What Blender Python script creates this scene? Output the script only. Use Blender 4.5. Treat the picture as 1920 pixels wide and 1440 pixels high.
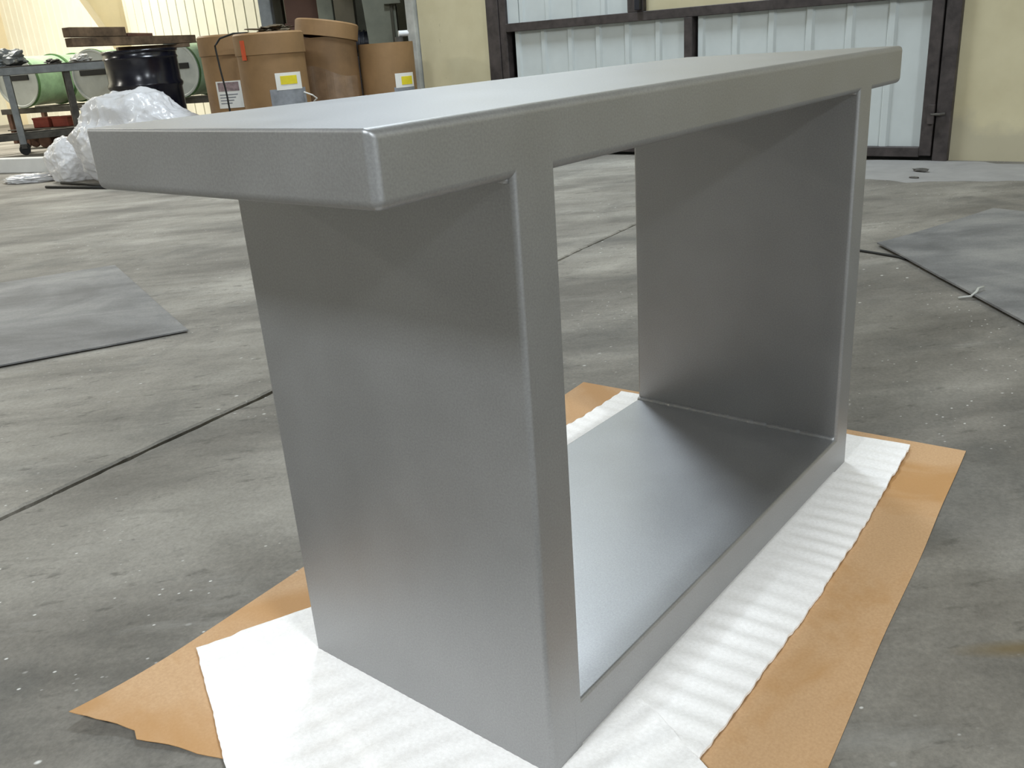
import bpy, bmesh, math, random
from mathutils import Vector, Matrix, noise

for o in list(bpy.data.objects):
    bpy.data.objects.remove(o)
scene = bpy.context.scene
C = scene.collection
random.seed(7)
R = math.radians

# ------------------------------------------------------------------ camera
cam_data = bpy.data.cameras.new('camera')
cam = bpy.data.objects.new('camera', cam_data)
C.objects.link(cam)
cam_data.sensor_width = 36.0
cam_data.lens = 1658.22 / 1920 * 36.0
cam_data.clip_start = 0.02
rx = Vector((0.62236466, -0.77966827, -0.06913476))
ry = Vector((-0.32082086, -0.17352978, -0.93110762))
rz = Vector((0.71395812, 0.60166835, -0.35813264))
cam.matrix_world = Matrix(((rx.x, -ry.x, -rz.x, -0.62123), (rx.y, -ry.y, -rz.y, -0.50435),
                           (rx.z, -ry.z, -rz.z, 0.80051), (0, 0, 0, 1)))
scene.camera = cam

# ------------------------------------------------------------------ world, lamps, exposure
world = bpy.data.worlds.new('world')
scene.world = world
world.use_nodes = True
world.node_tree.nodes['Background'].inputs[0].default_value = (0.8, 0.85, 0.9, 1)
world.node_tree.nodes['Background'].inputs[1].default_value = 0.05
vs = scene.view_settings
vs.view_transform = 'Standard'
vs.look = 'None'
vs.gamma = 1.0
vs.use_curve_mapping = False
vs.exposure = -1.18
scene.cycles.max_bounces = 8
scene.cycles.diffuse_bounces = 5
scene.cycles.sample_clamp_indirect = 6.0

CEIL = 5.6
COOL = (0.88, 0.945, 1.0)
BLUE = (0.79, 0.895, 1.0)
WARM = (1.0, 0.97, 0.88)


def lamp(name, loc, power, col, sx=1.2, sy=0.9, rot=0.0):
    d = bpy.data.lights.new(name, 'AREA')
    d.shape = 'RECTANGLE'
    d.size, d.size_y = sx, sy
    d.energy = power
    d.color = col
    o = bpy.data.objects.new(name, d)
    C.objects.link(o)
    o.location = loc
    o.rotation_euler = (0, 0, rot)
    return o


for loc, p, c in (((-4.2, 0.2, 5.0), 950, COOL), ((3.5, 3.5, 5.0), 520, BLUE), ((-1.4, -7.0, 5.0), 1450, COOL),
                  ((-4.6, 12.0, 5.0), 800, WARM), ((3.5, -6.0, 5.0), 140, COOL),
                  ((4.4, 13.4, 5.0), 1150, WARM), ((1.0, 17.0, 5.0), 700, WARM)):
    lamp('high_bay_light', loc, p, c)


# ------------------------------------------------------------------ helpers
def obj(name, bm, mat, parent=None, smooth=False, angle=None):
    me = bpy.data.meshes.new(name)
    bmesh.ops.recalc_face_normals(bm, faces=bm.faces[:])
    bm.to_mesh(me)
    bm.free()
    if mat is not None:
        me.materials.append(mat)
    if smooth:
        for p in me.polygons:
            p.use_smooth = True
        if angle is not None:
            try:
                me.set_sharp_from_angle(angle=R(angle))
            except Exception:
                pass
    o = bpy.data.objects.new(name, me)
    C.objects.link(o)
    if parent is not None:
        o.parent = parent
    return o


def share(name, me, parent, loc=(0, 0, 0), rot=(0, 0, 0)):
    o = bpy.data.objects.new(name, me)
    C.objects.link(o)
    o.parent = parent
    o.location = loc
    o.rotation_euler = rot
    return o


def tag(o, label, cat=None, group=None, kind=None):
    o['label'] = label
    if cat:
        o['category'] = cat
    if group:
        o['group'] = group
    if kind:
        o['kind'] = kind
    return o


def thing(name, label, cat, loc=(0, 0, 0), rotz=0.0, group=None):
    o = bpy.data.objects.new(name, None)
    C.objects.link(o)
    o.empty_display_size = 0.1
    o.location = loc
    o.rotation_euler = (0, 0, rotz)
    return tag(o, label, cat, group)


def copy_tree(o, parent=None):
    c = o.copy()
    C.objects.link(c)
    c.parent = parent
    for ch in list(o.children):
        copy_tree(ch, c)
    return c


def box(bm, x0, x1, y0, y1, z0, z1, m=None):
    vv = [bm.verts.new((x, y, z)) for z in (z0, z1) for y in (y0, y1) for x in (x0, x1)]
    fs = [bm.faces.new([vv[i] for i in f]) for f in
          ((0, 1, 3, 2), (4, 5, 7, 6), (0, 1, 5, 4), (2, 3, 7, 6), (0, 2, 6, 4), (1, 3, 7, 5))]
    if m is not None:
        bmesh.ops.transform(bm, matrix=m, verts=vv)
    return vv, fs


def bevel_all(bm, w, seg=2):
    bmesh.ops.recalc_face_normals(bm, faces=bm.faces[:])
    bmesh.ops.bevel(bm, geom=bm.edges[:], offset=w, segments=seg, affect='EDGES', profile=0.5)
    return bm


def bbox(x0, x1, y0, y1, z0, z1, w=0.004, seg=2):
    bm = bmesh.new()
    box(bm, x0, x1, y0, y1, z0, z1)
    if w:
        bevel_all(bm, w, seg)
    return bm


def beam_bm(p0, p1, w, h, bev=0.003):
    p0, p1 = Vector(p0), Vector(p1)
    d = p1 - p0
    L = d.length
    x = d.normalized()
    up = Vector((0, 0, 1)) if abs(x.z) < 0.95 else Vector((0, 1, 0))
    y = up.cross(x).normalized()
    z = x.cross(y)
    m = Matrix((x, y, z)).transposed().to_4x4()
    m.translation = p0
    bm = bmesh.new()
    box(bm, 0, L, -w / 2, w / 2, -h / 2, h / 2)
    if bev:
        bevel_all(bm, bev, 1)
    bmesh.ops.transform(bm, matrix=m, verts=bm.verts[:])
    return bm


def lathe(prof, seg=40, m=None, bm=None):
    bm = bm or bmesh.new()
    rings = []
    nv = []
    for r, z in prof:
        if r < 1e-5:
            v = bm.verts.new((0, 0, z))
            rings.append([v])
            nv.append(v)
        else:
            ring = [bm.verts.new((r * math.cos(2 * math.pi * i / seg), r * math.sin(2 * math.pi * i / seg), z))
                    for i in range(seg)]
            rings.append(ring)
            nv += ring
    for a, b in zip(rings, rings[1:]):
        for i in range(seg):
            j = (i + 1) % seg
            if len(a) == 1 and len(b) > 1:
                bm.faces.new((a[0], b[i], b[j]))
            elif len(b) == 1 and len(a) > 1:
                bm.faces.new((a[i], b[0], a[j]))
            elif len(a) > 1:
                bm.faces.new((a[i], a[j], b[j], b[i]))
    if m is not None:
        bmesh.ops.transform(bm, matrix=m, verts=nv)
    return bm


def tube(pts, r, seg=8, bm=None):
    bm = bm or bmesh.new()
    pts = [Vector(p) for p in pts]
    rings = []
    for i, p in enumerate(pts):
        d = (pts[min(i + 1, len(pts) - 1)] - pts[max(i - 1, 0)]).normalized()
        up = Vector((0, 0, 1)) if abs(d.z) < 0.9 else Vector((1, 0, 0))
        a = d.cross(up).normalized()
        b = d.cross(a)
        rr = r[i] if isinstance(r, (list, tuple)) else r
        rings.append([bm.verts.new(p + rr * (a * math.cos(2 * math.pi * k / seg) + b * math.sin(2 * math.pi * k / seg)))
                      for k in range(seg)])
    for a, b in zip(rings, rings[1:]):
        for k in range(seg):
            bm.faces.new((a[k], a[(k + 1) % seg], b[(k + 1) % seg], b[k]))
    bm.faces.new(rings[0])
    bm.faces.new(rings[-1])
    return bm


def sheet(nu, nv, fn, thick):
    """fn(u,v) -> Vector of the top surface; a closed thin sheet."""
    bm = bmesh.new()
    top, bot = [], []
    for i in range(nu + 1):
        ra, rb = [], []
        for j in range(nv + 1):
            p = fn(i / nu, j / nv)
            ra.append(bm.verts.new(p))
            rb.append(bm.verts.new(p - Vector((0, 0, thick))))
        top.append(ra)
        bot.append(rb)
    for i in range(nu):
        for j in range(nv):
            bm.faces.new((top[i][j], top[i + 1][j], top[i + 1][j + 1], top[i][j + 1]))
            bm.faces.new((bot[i][j], bot[i][j + 1], bot[i + 1][j + 1], bot[i + 1][j]))
    for i in range(nu):
        bm.faces.new((top[i][0], bot[i][0], bot[i + 1][0], top[i + 1][0]))
        bm.faces.new((top[i][nv], top[i + 1][nv], bot[i + 1][nv], bot[i][nv]))
    for j in range(nv):
        bm.faces.new((top[0][j], top[0][j + 1], bot[0][j + 1], bot[0][j]))
        bm.faces.new((top[nu][j], bot[nu][j], bot[nu][j + 1], top[nu][j + 1]))
    return bm


def n1(x, y=0.0, z=0.0):
    return noise.noise(Vector((x, y, z)))


# ------------------------------------------------------------------ materials
class N:
    def __init__(self, name):
        self.m = bpy.data.materials.new(name)
        self.m.use_nodes = True
        self.t = self.m.node_tree
        self.p = self.t.nodes['Principled BSDF']
        self.geo = self.t.nodes.new('ShaderNodeNewGeometry')

    def n(self, typ, **kw):
        nd = self.t.nodes.new(typ)
        for k, v in kw.items():
            setattr(nd, k, v)
        return nd

    def l(self, a, b):
        self.t.links.new(a, b)

    def vec(self, scale=(1, 1, 1), rotz=0.0, loc=(0, 0, 0)):
        mp = self.n('ShaderNodeMapping')
        mp.inputs['Scale'].default_value = scale
        mp.inputs['Rotation'].default_value = (0, 0, rotz)
        mp.inputs['Location'].default_value = loc
        self.l(self.geo.outputs['Position'], mp.inputs['Vector'])
        return mp.outputs[0]

    def vdir(self, ang, along, across, loc=(0, 0, 0)):
        mp = self.n('ShaderNodeMapping')
        mp.vector_type = 'TEXTURE'
        mp.inputs['Scale'].default_value = (1 / along, 1 / across, 1)
        mp.inputs['Rotation'].default_value = (0, 0, R(ang))
        mp.inputs['Location'].default_value = loc
        self.l(self.geo.outputs['Position'], mp.inputs['Vector'])
        return mp.outputs[0]

    def noise(self, scale, detail=4, rough=0.55, vec=None, dist=0.0):
        nd = self.n('ShaderNodeTexNoise')
        nd.inputs['Scale'].default_value = scale
        nd.inputs['Detail'].default_value = detail
        nd.inputs['Roughness'].default_value = rough
        nd.inputs['Distortion'].default_value = dist
        self.l(vec if vec is not None else self.geo.outputs['Position'], nd.inputs['Vector'])
        return nd.outputs['Fac']

    def ramp(self, fac, stops):
        r = self.n('ShaderNodeValToRGB')
        el = r.color_ramp.elements
        while len(el) < len(stops):
            el.new(0.5)
        for e, (p, c) in zip(el, stops):
            e.position = p
            e.color = (c[0], c[1], c[2], 1) if hasattr(c, '__len__') else (c, c, c, 1)
        self.l(fac, r.inputs[0])
        return r.outputs[0]

    def mix(self, fac, a, b, mode='MIX'):
        mx = self.n('ShaderNodeMix', data_type='RGBA', blend_type=mode)
        for si, v in ((0, fac), (6, a), (7, b)):
            sock = mx.inputs[si]
            if hasattr(v, 'links'):
                self.l(v, sock)
            elif hasattr(v, '__len__'):
                sock.default_value = (v[0], v[1], v[2], 1)
            else:
                sock.default_value = v if si == 0 else (v, v, v, 1)
        return mx.outputs[2]

    def bump(self, h, strength=0.2, dist=0.01):
        b = self.n('ShaderNodeBump')
        b.inputs['Strength'].default_value = strength
        b.inputs['Distance'].default_value = dist
        self.l(h, b.inputs['Height'])
        self.l(b.outputs[0], self.p.inputs['Normal'])

    def color(self, c):
        if hasattr(c, 'links'):
            self.l(c, self.p.inputs['Base Color'])
        else:
            self.p.inputs['Base Color'].default_value = (c[0], c[1], c[2], 1)

    def set(self, rough=0.5, metal=0.0, spec=0.5):
        self.p.inputs['Roughness'].default_value = rough
        self.p.inputs['Metallic'].default_value = metal
        self.p.inputs['Specular IOR Level'].default_value = spec
        return self


def plain(name, col, rough=0.6, metal=0.0, var=0.12, scale=6.0, spec=0.4, bump=0.0, bscale=60):
    k = N(name).set(rough, metal, spec)
    f = k.noise(scale, 5, 0.6)
    lo = [c * (1 - var * 1.6) for c in col]
    hi = [min(1, c * (1 + var)) for c in col]
    k.color(k.ramp(f, [(0.3, lo), (0.7, hi)]))
    if bump:
        k.bump(k.noise(bscale, 3), bump, 0.004)
    return k.m


def make_concrete(name='concrete', tone=1.0, oil=0.45):
    k = N(name).set(0.72, 0.0, 0.35)
    big = k.noise(0.55, 5, 0.6, dist=0.6)
    streak = k.noise(2.6, 7, 0.66, vec=k.vdir(-49, 0.22, 1.0), dist=0.25)
    cloud = k.noise(2.4, 6, 0.62, vec=k.vdir(-20, 0.5, 1.0, (3, 1, 0)), dist=0.3)
    base = k.ramp(k.mix(0.5, streak, cloud), [(0.39, (0.165 * tone, 0.153 * tone, 0.132 * tone)), (0.5, (0.265 * tone, 0.248 * tone, 0.215 * tone)),
                                              (0.61, (0.38 * tone, 0.36 * tone, 0.316 * tone))])
    tint = k.ramp(big, [(0.35, (0.72, 0.71, 0.70)), (0.62, (1.06, 1.05, 1.03))])
    c = k.mix(1.0, base, tint, 'MULTIPLY')
    # oily darker blotches
    blot = k.noise(2.1, 5, 0.6, dist=0.9, vec=k.vec((1, 1, 1), 0, (3.1, 1.7, 0)))
    c = k.mix(k.ramp(blot, [(0.52, 0.0), (0.72, oil)]), c, (0.105 * tone, 0.102 * tone, 0.092 * tone))
    # pits and dark flecks, drawn out along the trowel direction
    pits = k.noise(34, 4, 0.65, vec=k.vdir(-38, 0.4, 1.0))
    c = k.mix(k.ramp(pits, [(0.30, 0.7), (0.40, 0.0)]), c, (0.095, 0.088, 0.074))
    dark = k.noise(5.5, 5, 0.7, vec=k.vdir(-49, 0.14, 1.0, (1, 7, 0)))
    c = k.mix(k.ramp(dark, [(0.33, 0.5), (0.43, 0.0)]), c, (0.125, 0.116, 0.098))
    grain = k.noise(150, 3, 0.65)
    c = k.mix(1.0, c, k.ramp(grain, [(0.25, 0.80), (0.75, 1.18)]), 'MULTIPLY')
    # paint flecks
    for sc, off, w in ((20, 8.0, 0.09), (46, 3.0, 0.11)):
        vo = k.n('ShaderNodeTexVoronoi')
        vo.inputs['Scale'].default_value = sc
        k.l(k.vdir(-30, 0.7, 1.0, (off, 0, 0)), vo.inputs['Vector'])
        near = k.ramp(vo.outputs['Distance'], [(w * 0.5, 1.0), (w, 0.0)])
        gate = k.ramp(k.noise(1.9, 4, 0.6, vec=k.vec((1, 1, 1), 0, (off, 2, 0))), [(0.50, 0.0), (0.60, 1.0)])
        c = k.mix(k.mix(1.0, near, gate, 'MULTIPLY'), c, (0.62, 0.61, 0.57))
    # dusty pale scuffs
    scuff = k.noise(6, 6, 0.7, vec=k.vdir(-46, 0.18, 1.0, (5, 5, 0)), dist=0.15)
    c = k.mix(k.ramp(scuff, [(0.60, 0.0), (0.78, 0.45)]), c, (0.46 * tone, 0.45 * tone, 0.415 * tone))
    # rust stain beside the paper
    gr = k.n('ShaderNodeTexGradient', gradient_type='SPHERICAL')
    mp = k.n('ShaderNodeMapping')
    mp.vector_type = 'TEXTURE'
    mp.inputs['Location'].default_value = (0.55, -0.385, -0.01)
    mp.inputs['Rotation'].default_value = (0, 0, R(-52))
    mp.inputs['Scale'].default_value = (0.11, 0.022, 0.3)
    k.l(k.geo.outputs['Position'], mp.inputs['Vector'])
    k.l(mp.outputs[0], gr.inputs['Vector'])
    c = k.mix(k.ramp(gr.outputs['Fac'], [(0.05, 0.0), (0.8, 0.75)]), c, (0.16, 0.115, 0.05))
    k.color(c)
    k.bump(k.mix(0.5, streak, pits), 0.25, 0.006)
    return k.m


def make_silver():
    k = N('silver_paint')
    k.set(0.45, 0.78, 0.5)
    f = k.noise(420, 2, 0.6)
    g = k.noise(9, 4, 0.55)
    c = k.ramp(f, [(0.3, (0.335, 0.335, 0.335)), (0.7, (0.395, 0.395, 0.396))])
    c = k.mix(1.0, c, k.ramp(g, [(0.3, 0.95), (0.7, 1.04)]), 'MULTIPLY')
    k.color(c)
    k.l(k.ramp(g, [(0.3, 0.44), (0.7, 0.50)]), k.p.inputs['Roughness'])
    k.bump(k.noise(260, 3, 0.6), 0.06, 0.002)
    return k.m


def make_foam():
    k = N('foam_white').set(0.75, 0.0, 0.3)
    f = k.noise(180, 3, 0.6)
    k.color(k.ramp(f, [(0.25, (0.78, 0.75, 0.715)), (0.75, (0.90, 0.875, 0.845))]))
    k.p.inputs['Sheen Weight'].default_value = 0.1
    k.bump(k.noise(330, 2, 0.6), 0.25, 0.002)
    return k.m


def make_paper():
    k = N('kraft_paper').set(0.62, 0.0, 0.35)
    f = k.noise(240, 3, 0.6)
    c = k.ramp(f, [(0.25, (0.47, 0.285, 0.145)), (0.75, (0.565, 0.36, 0.195))])
    damp = k.noise(3.0, 5, 0.6, dist=0.8, vec=k.vec((1, 1, 1), 0, (2.2, 5.1, 0)))
    c = k.mix(k.ramp(damp, [(0.44, 0.0), (0.60, 0.75)]), c, (0.42, 0.215, 0.07))
    k.color(c)
    k.bump(k.noise(14, 4, 0.6), 0.12, 0.01)
    return k.m


def make_wrap():
    k = N('clear_plastic_wrap').set(0.22, 0.0, 0.6)
    f = k.noise(9, 4, 0.6)
    k.color(k.ramp(f, [(0.3, (0.93, 0.93, 0.94)), (0.7, (0.98, 0.98, 0.98))]))
    k.p.inputs['Subsurface Weight'].default_value = 0.0
    k.p.inputs['Coat Weight'].default_value = 0.4
    k.p.inputs['Coat Roughness'].default_value = 0.12
    tr = k.n('ShaderNodeBsdfTranslucent')
    tr.inputs['Color'].default_value = (0.9, 0.9, 0.92, 1)
    ms = k.n('ShaderNodeMixShader')
    ms.inputs[0].default_value = 0.3
    out = k.t.nodes['Material Output']
    k.l(k.p.outputs[0], ms.inputs[1])
    k.l(tr.outputs[0], ms.inputs[2])
    k.l(ms.outputs[0], out.inputs['Surface'])
    k.bump(k.noise(14, 4, 0.6, dist=1.5), 0.35, 0.02)
    return k.m


def make_wall_cream():
    k = N('cream_wall_paint').set(0.7, 0.0, 0.3)
    f = k.noise(2.4, 5, 0.6)
    c = k.ramp(f, [(0.3, (0.52, 0.46, 0.29)), (0.7, (0.62, 0.56, 0.37))])
    # scuffed grey dirt on the lowest strip of the wall
    sp = k.n('ShaderNodeSeparateXYZ')
    k.l(k.geo.outputs['Position'], sp.inputs[0])
    wob = k.n('ShaderNodeMath', operation='MULTIPLY_ADD')
    k.l(k.noise(3.2, 4, 0.6), wob.inputs[0])
    wob.inputs[1].default_value = 0.42
    k.l(sp.outputs['Z'], wob.inputs[2])
    dirt = k.ramp(wob.outputs[0], [(0.36, 0.55), (0.46, 0.0)])
    c = k.mix(dirt, c, (0.36, 0.33, 0.25))
    marks = k.noise(11, 5, 0.7)
    c = k.mix(k.ramp(marks, [(0.66, 0.0), (0.74, 0.5)]), c, (0.28, 0.25, 0.17))
    k.color(c)
    k.bump(k.noise(40, 4, 0.6), 0.1, 0.004)
    return k.m


def make_plate():
    k = N('dark_steel_plate').set(0.62, 0.0, 0.35)
    st = k.noise(3.2, 6, 0.68, vec=k.vdir(-45, 0.3, 1.0), dist=0.3)
    cl = k.noise(2.0, 5, 0.6, dist=0.8)
    c = k.ramp(k.mix(0.5, st, cl), [(0.40, (0.10, 0.10, 0.10)), (0.50, (0.165, 0.164, 0.162)), (0.61, (0.25, 0.245, 0.232))])
    sc = k.noise(8, 6, 0.7, vec=k.vdir(-49, 0.12, 1.0))
    c = k.mix(k.ramp(sc, [(0.62, 0.0), (0.78, 0.4)]), c, (0.34, 0.335, 0.32))
    c = k.mix(1.0, c, k.ramp(k.noise(140, 3, 0.6), [(0.25, 0.84), (0.75, 1.14)]), 'MULTIPLY')
    k.color(c)
    k.bump(st, 0.12, 0.006)
    return k.m


M = dict(
    concrete=make_concrete(), concrete_worn=make_concrete('concrete_worn', 0.84, 0.6), silver=make_silver(), foam=make_foam(), paper=make_paper(), wrap=make_wrap(),
    cream=make_wall_cream(),
    joint=plain('joint_filler', (0.075, 0.065, 0.045), 0.9, scale=30, bump=0.4),
    sheet_white=plain('white_metal_sheet', (0.56, 0.60, 0.585), 0.45, var=0.05, scale=3),
    sheet_grey=plain('grey_metal_sheet', (0.36, 0.37, 0.36), 0.5, var=0.05, scale=3),
    sheet_cream=plain('cream_metal_sheet', (0.80, 0.77, 0.64), 0.45, var=0.04, scale=2),
    dark_frame=plain('brown_black_steel', (0.055, 0.045, 0.042), 0.55, var=0.3, scale=14),
    black=plain('black_gloss_paint', (0.008, 0.008, 0.014), 0.22, var=0.1, spec=0.6),
    rubber=plain('black_rubber', (0.02, 0.02, 0.018), 0.75),
    mat=make_plate(),
    fibre=plain('brown_fibreboard', (0.29, 0.17, 0.075), 0.6, var=0.12, scale=5),
    fibre_shaded=plain('shaded_fibreboard', (0.20, 0.115, 0.052), 0.6, var=0.15, scale=5),  # fibreboard darkened: the shade on one drum is put into its colour
    label=plain('white_label', (0.78, 0.77, 0.72), 0.5, var=0.03),
    yellow=plain('yellow_print', (0.75, 0.62, 0.03), 0.5, var=0.06, scale=30),
    grey_print=plain('grey_print', (0.25, 0.26, 0.28), 0.5, var=0.15, scale=20),
    mauve=plain('mauve_print', (0.30, 0.22, 0.22), 0.5, var=0.3, scale=30),
    green=plain('pale_green_paint', (0.40, 0.58, 0.38), 0.5, var=0.22, scale=5),
    green_dark=plain('dark_green_rim', (0.09, 0.20, 0.07), 0.5, var=0.2),
    disc=plain('pale_end_disc', (0.50, 0.525, 0.485), 0.5, var=0.1, scale=4),
    wood=plain('weathered_wood', (0.145, 0.095, 0.055), 0.75, var=0.4, scale=9, bump=0.3),
    steel=plain('grey_steel', (0.27, 0.285, 0.285), 0.5, 0.2, var=0.2, scale=7),
    steel_dark=plain('dark_steel', (0.10, 0.092, 0.078), 0.6, 0.2, var=0.3, scale=9),
    rust=plain('rust_brown', (0.14, 0.07, 0.045), 0.7, var=0.3, scale=12),
    red=plain('dull_red_paint', (0.30, 0.055, 0.035), 0.6, var=0.2),
    white_paint=plain('white_paint', (0.80, 0.81, 0.80), 0.5, var=0.04),
    column=plain('tan_column_paint', (0.78, 0.68, 0.47), 0.55, var=0.05, scale=2),
    greygreen=plain('grey_green_paint', (0.20, 0.205, 0.155), 0.6, var=0.15, scale=4),
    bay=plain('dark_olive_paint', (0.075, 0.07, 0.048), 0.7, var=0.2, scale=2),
    maroon=plain('maroon_brown_paint', (0.12, 0.062, 0.042), 0.65, var=0.12, scale=3),
    navy=plain('navy_black_plastic', (0.016, 0.017, 0.024), 0.4),
    pipe=plain('off_white_pipe', (0.44, 0.44, 0.40), 0.5, var=0.15, scale=8),
    orange=plain('orange_red_tape', (0.70, 0.10, 0.03), 0.5, var=0.1),
    rag=plain('grimy_rag', (0.12, 0.095, 0.06), 0.85, var=0.4, scale=25),
    dust=plain('white_powder', (0.285, 0.278, 0.265), 0.95, var=0.08, scale=6),
    ceiling=plain('ceiling_panel', (0.42, 0.42, 0.40), 0.7, var=0.05, scale=1),
)

# ------------------------------------------------------------------ floor: two slabs and a joint between them
FZ = -0.010
X0, X1, Y0, Y1 = -9.0, 7.7, -9.0, 19.0
floor = obj('floor', bbox(X0, X1, Y0, Y1, FZ - 0.16, FZ - 0.022, 0), M['joint'])
tag(floor, 'worn grey concrete floor with dark dirt-filled joint', kind='structure')


def joint_y(x):
    return 1.310 + 0.1075 * (x + 0.083) + 0.008 * n1(x * 1.3, 5.0)


def slab(side):
    bm = bmesh.new()
    xs = [X0 + i * 0.5 for i in range(int((-1.0 - X0) / 0.5))]
    x = -1.0
    while x < 3.6:
        xs.append(x)
        x += 0.018
    while x < X1 - 0.3:
        xs.append(x)
        x += 0.4
    xs.append(X1)
    rows = []
    for x in xs:
        gap = 0.0085 if x < 2.2 else 0.0055
        jag = 0.0045 * n1(x * 21, 9.0 + side) + 0.003 * n1(x * 60, 2.0 + side) + 0.009 * max(0, n1(x * 7, 3.0 + side * 4) - 0.15)
        y = joint_y(x) + side * (gap + jag)
        ye = Y1 if side > 0 else Y0
        soft = y + side * 0.006
        rows.append([bm.verts.new((x, y, FZ - 0.03)), bm.verts.new((x, y, FZ - 0.004)), bm.verts.new((x, soft, FZ)),
                     bm.verts.new((x, ye, FZ))])
    for a, b in zip(rows, rows[1:]):
        for i in range(3):
            bm.faces.new((a[i], b[i], b[i + 1], a[i + 1]))
    return bm


for s in (-1, 1):
    obj('slab', slab(s), M['concrete' if s > 0 else 'concrete_worn'], floor)

# ------------------------------------------------------------------ walls and ceiling
WX = 5.08
wr = obj('wall_right', bbox(WX, WX + 0.25, -9.0, 0.845, FZ - 0.1, CEIL, 0), M['cream'])
tag(wr, 'cream painted wall with grey scuffs right of the metal door', kind='structure')
wp = obj('wall_pier', bbox(WX, WX + 0.25, 4.25, 5.02, FZ - 0.1, CEIL, 0), M['cream'])
tag(wp, 'cream wall pier between the metal door and the fibre drums', kind='structure')
wl_ = obj('wall_lintel', bbox(WX, WX + 0.25, 0.845, 4.25, 2.7, CEIL, 0), M['cream'])
tag(wl_, 'cream wall above the metal door', kind='structure')
for nm, b, m, lab in (('wall_left', (X0 - 0.2, X0, Y0, Y1, FZ - 0.1, CEIL), 'sheet_grey', 'pale grey wall on the far side of the hall'),
                      ('wall_near', (X0, X1, Y0 - 0.2, Y0, FZ - 0.1, CEIL), 'sheet_grey', 'pale grey wall behind the viewer'),
                      ('wall_end', (X0, X1, Y1, Y1 + 0.2, FZ - 0.1, CEIL), 'sheet_cream', 'pale end wall of the hall'),
                      ('ceiling', (X0, X1, Y0, Y1, CEIL, CEIL + 0.2), 'ceiling', 'pale hall ceiling')):
    tag(obj(nm, bbox(*b, 0), M[m]), lab, kind='structure')

# far ribbed wall (x = 7.4), one ribbed sheet per pan
BX = 7.4
wb = obj('wall_back', bbox(BX + 0.05, BX + 0.3, 9.9, Y1, FZ - 0.1, CEIL, 0), M['sheet_cream'])
tag(wb, 'bright cream ribbed metal wall behind the green drums', kind='structure')


def ribbed_bm(pitch, rib, depth, z0, z1, axis=1):
    """one pan + rib running in z, facing -x, width along +y"""
    bm = bmesh.new()
    pr = [(0.0, 0.0), (0.0, depth * 0.1), (pitch - rib * 1.8, depth * 0.1), (pitch - rib * 1.4, depth), (pitch - rib * 0.4, depth),
          (pitch - 0.001, depth * 0.1), (pitch - 0.001, 0.0)]
    lo = [bm.verts.new((-d, y, z0)) for y, d in pr]
    hi = [bm.verts.new((-d, y, z1)) for y, d in pr]
    for i in range(len(pr) - 1):
        bm.faces.new((lo[i], lo[i + 1], hi[i + 1], hi[i]))
    bm.faces.new(lo)
    bm.faces.new(hi)
    return bm


first = obj('wall_sheet', ribbed_bm(0.235, 0.016, 0.013, FZ, CEIL - 0.02), M['sheet_cream'], wb)
first.location = (BX + 0.05, 9.92, 0)
for i in range(1, 38):
    share('wall_sheet', first.data, wb, (BX + 0.05, 9.92 + i * 0.235, 0))

# dark bay wall between pier and ribbed wall
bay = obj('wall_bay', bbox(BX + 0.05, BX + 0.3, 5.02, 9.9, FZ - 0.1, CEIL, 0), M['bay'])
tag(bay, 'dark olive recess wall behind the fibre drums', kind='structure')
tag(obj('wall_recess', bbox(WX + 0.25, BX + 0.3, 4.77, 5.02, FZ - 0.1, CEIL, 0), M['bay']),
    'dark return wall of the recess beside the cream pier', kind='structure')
# unseen hood that shades the recess
tag(obj('recess_shade_hood', bbox(WX + 0.3, BX, 5.1, 9.7, 2.3, 2.36, 0), M['bay']),
    'unseen dark hood that shades the recess', kind='structure')


# tapered steel columns against the ribbed wall
def tapered_column(y, label):
    t = thing('tapered_column', label, 'column', (BX, y, FZ), group='tapered wall columns')
    z1 = CEIL - FZ - 0.02
    prof = [(0.16, 0.0), (0.16, 1.15), (1.15, 2.95), (1.15, z1)]
    bm = bmesh.new()
    hw = 0.012
    sides = []
    for yy in (-hw, hw):
        sides.append(([bm.verts.new((-d, yy, z)) for d, z in prof], [bm.verts.new((-0.03, yy, z)) for d, z in prof]))
    for fr, bk in sides:
        for k in range(3):
            bm.faces.new((fr[k], fr[k + 1], bk[k + 1], bk[k]))
    obj('web', bm, M['column'], t)
    for (d0, z0), (d1_, z1_) in zip(prof, prof[1:]):
        obj('flange', beam_bm((-d0, 0, z0), (-d1_, 0, z1_), 0.20, 0.02, 0), M['column'], t)
    obj('flange', beam_bm((-0.02, 0, 0), (-0.02, 0, z1), 0.20, 0.02, 0), M['column'], t)
    return t


tapered_column(13.75, 'tan tapered steel column on the ribbed wall above the black drum')
tapered_column(18.1, 'tan tapered steel column at the left edge of the ribbed wall')

# ------------------------------------------------------------------ metal door
door = thing('door_1', 'white ribbed metal door with brown-black steel frame behind the table', None, (WX, 0, 0))
door['kind'] = 'structure'
DF = -0.035


def dpart(name, y0, y1, z0, z1, m='dark_frame', x0=DF - 0.02, x1=0.03, w=0.003):
    return obj(name, bbox(x0, x1, y0, y1, z0, z1, w, 1), M[m], door)


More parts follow.
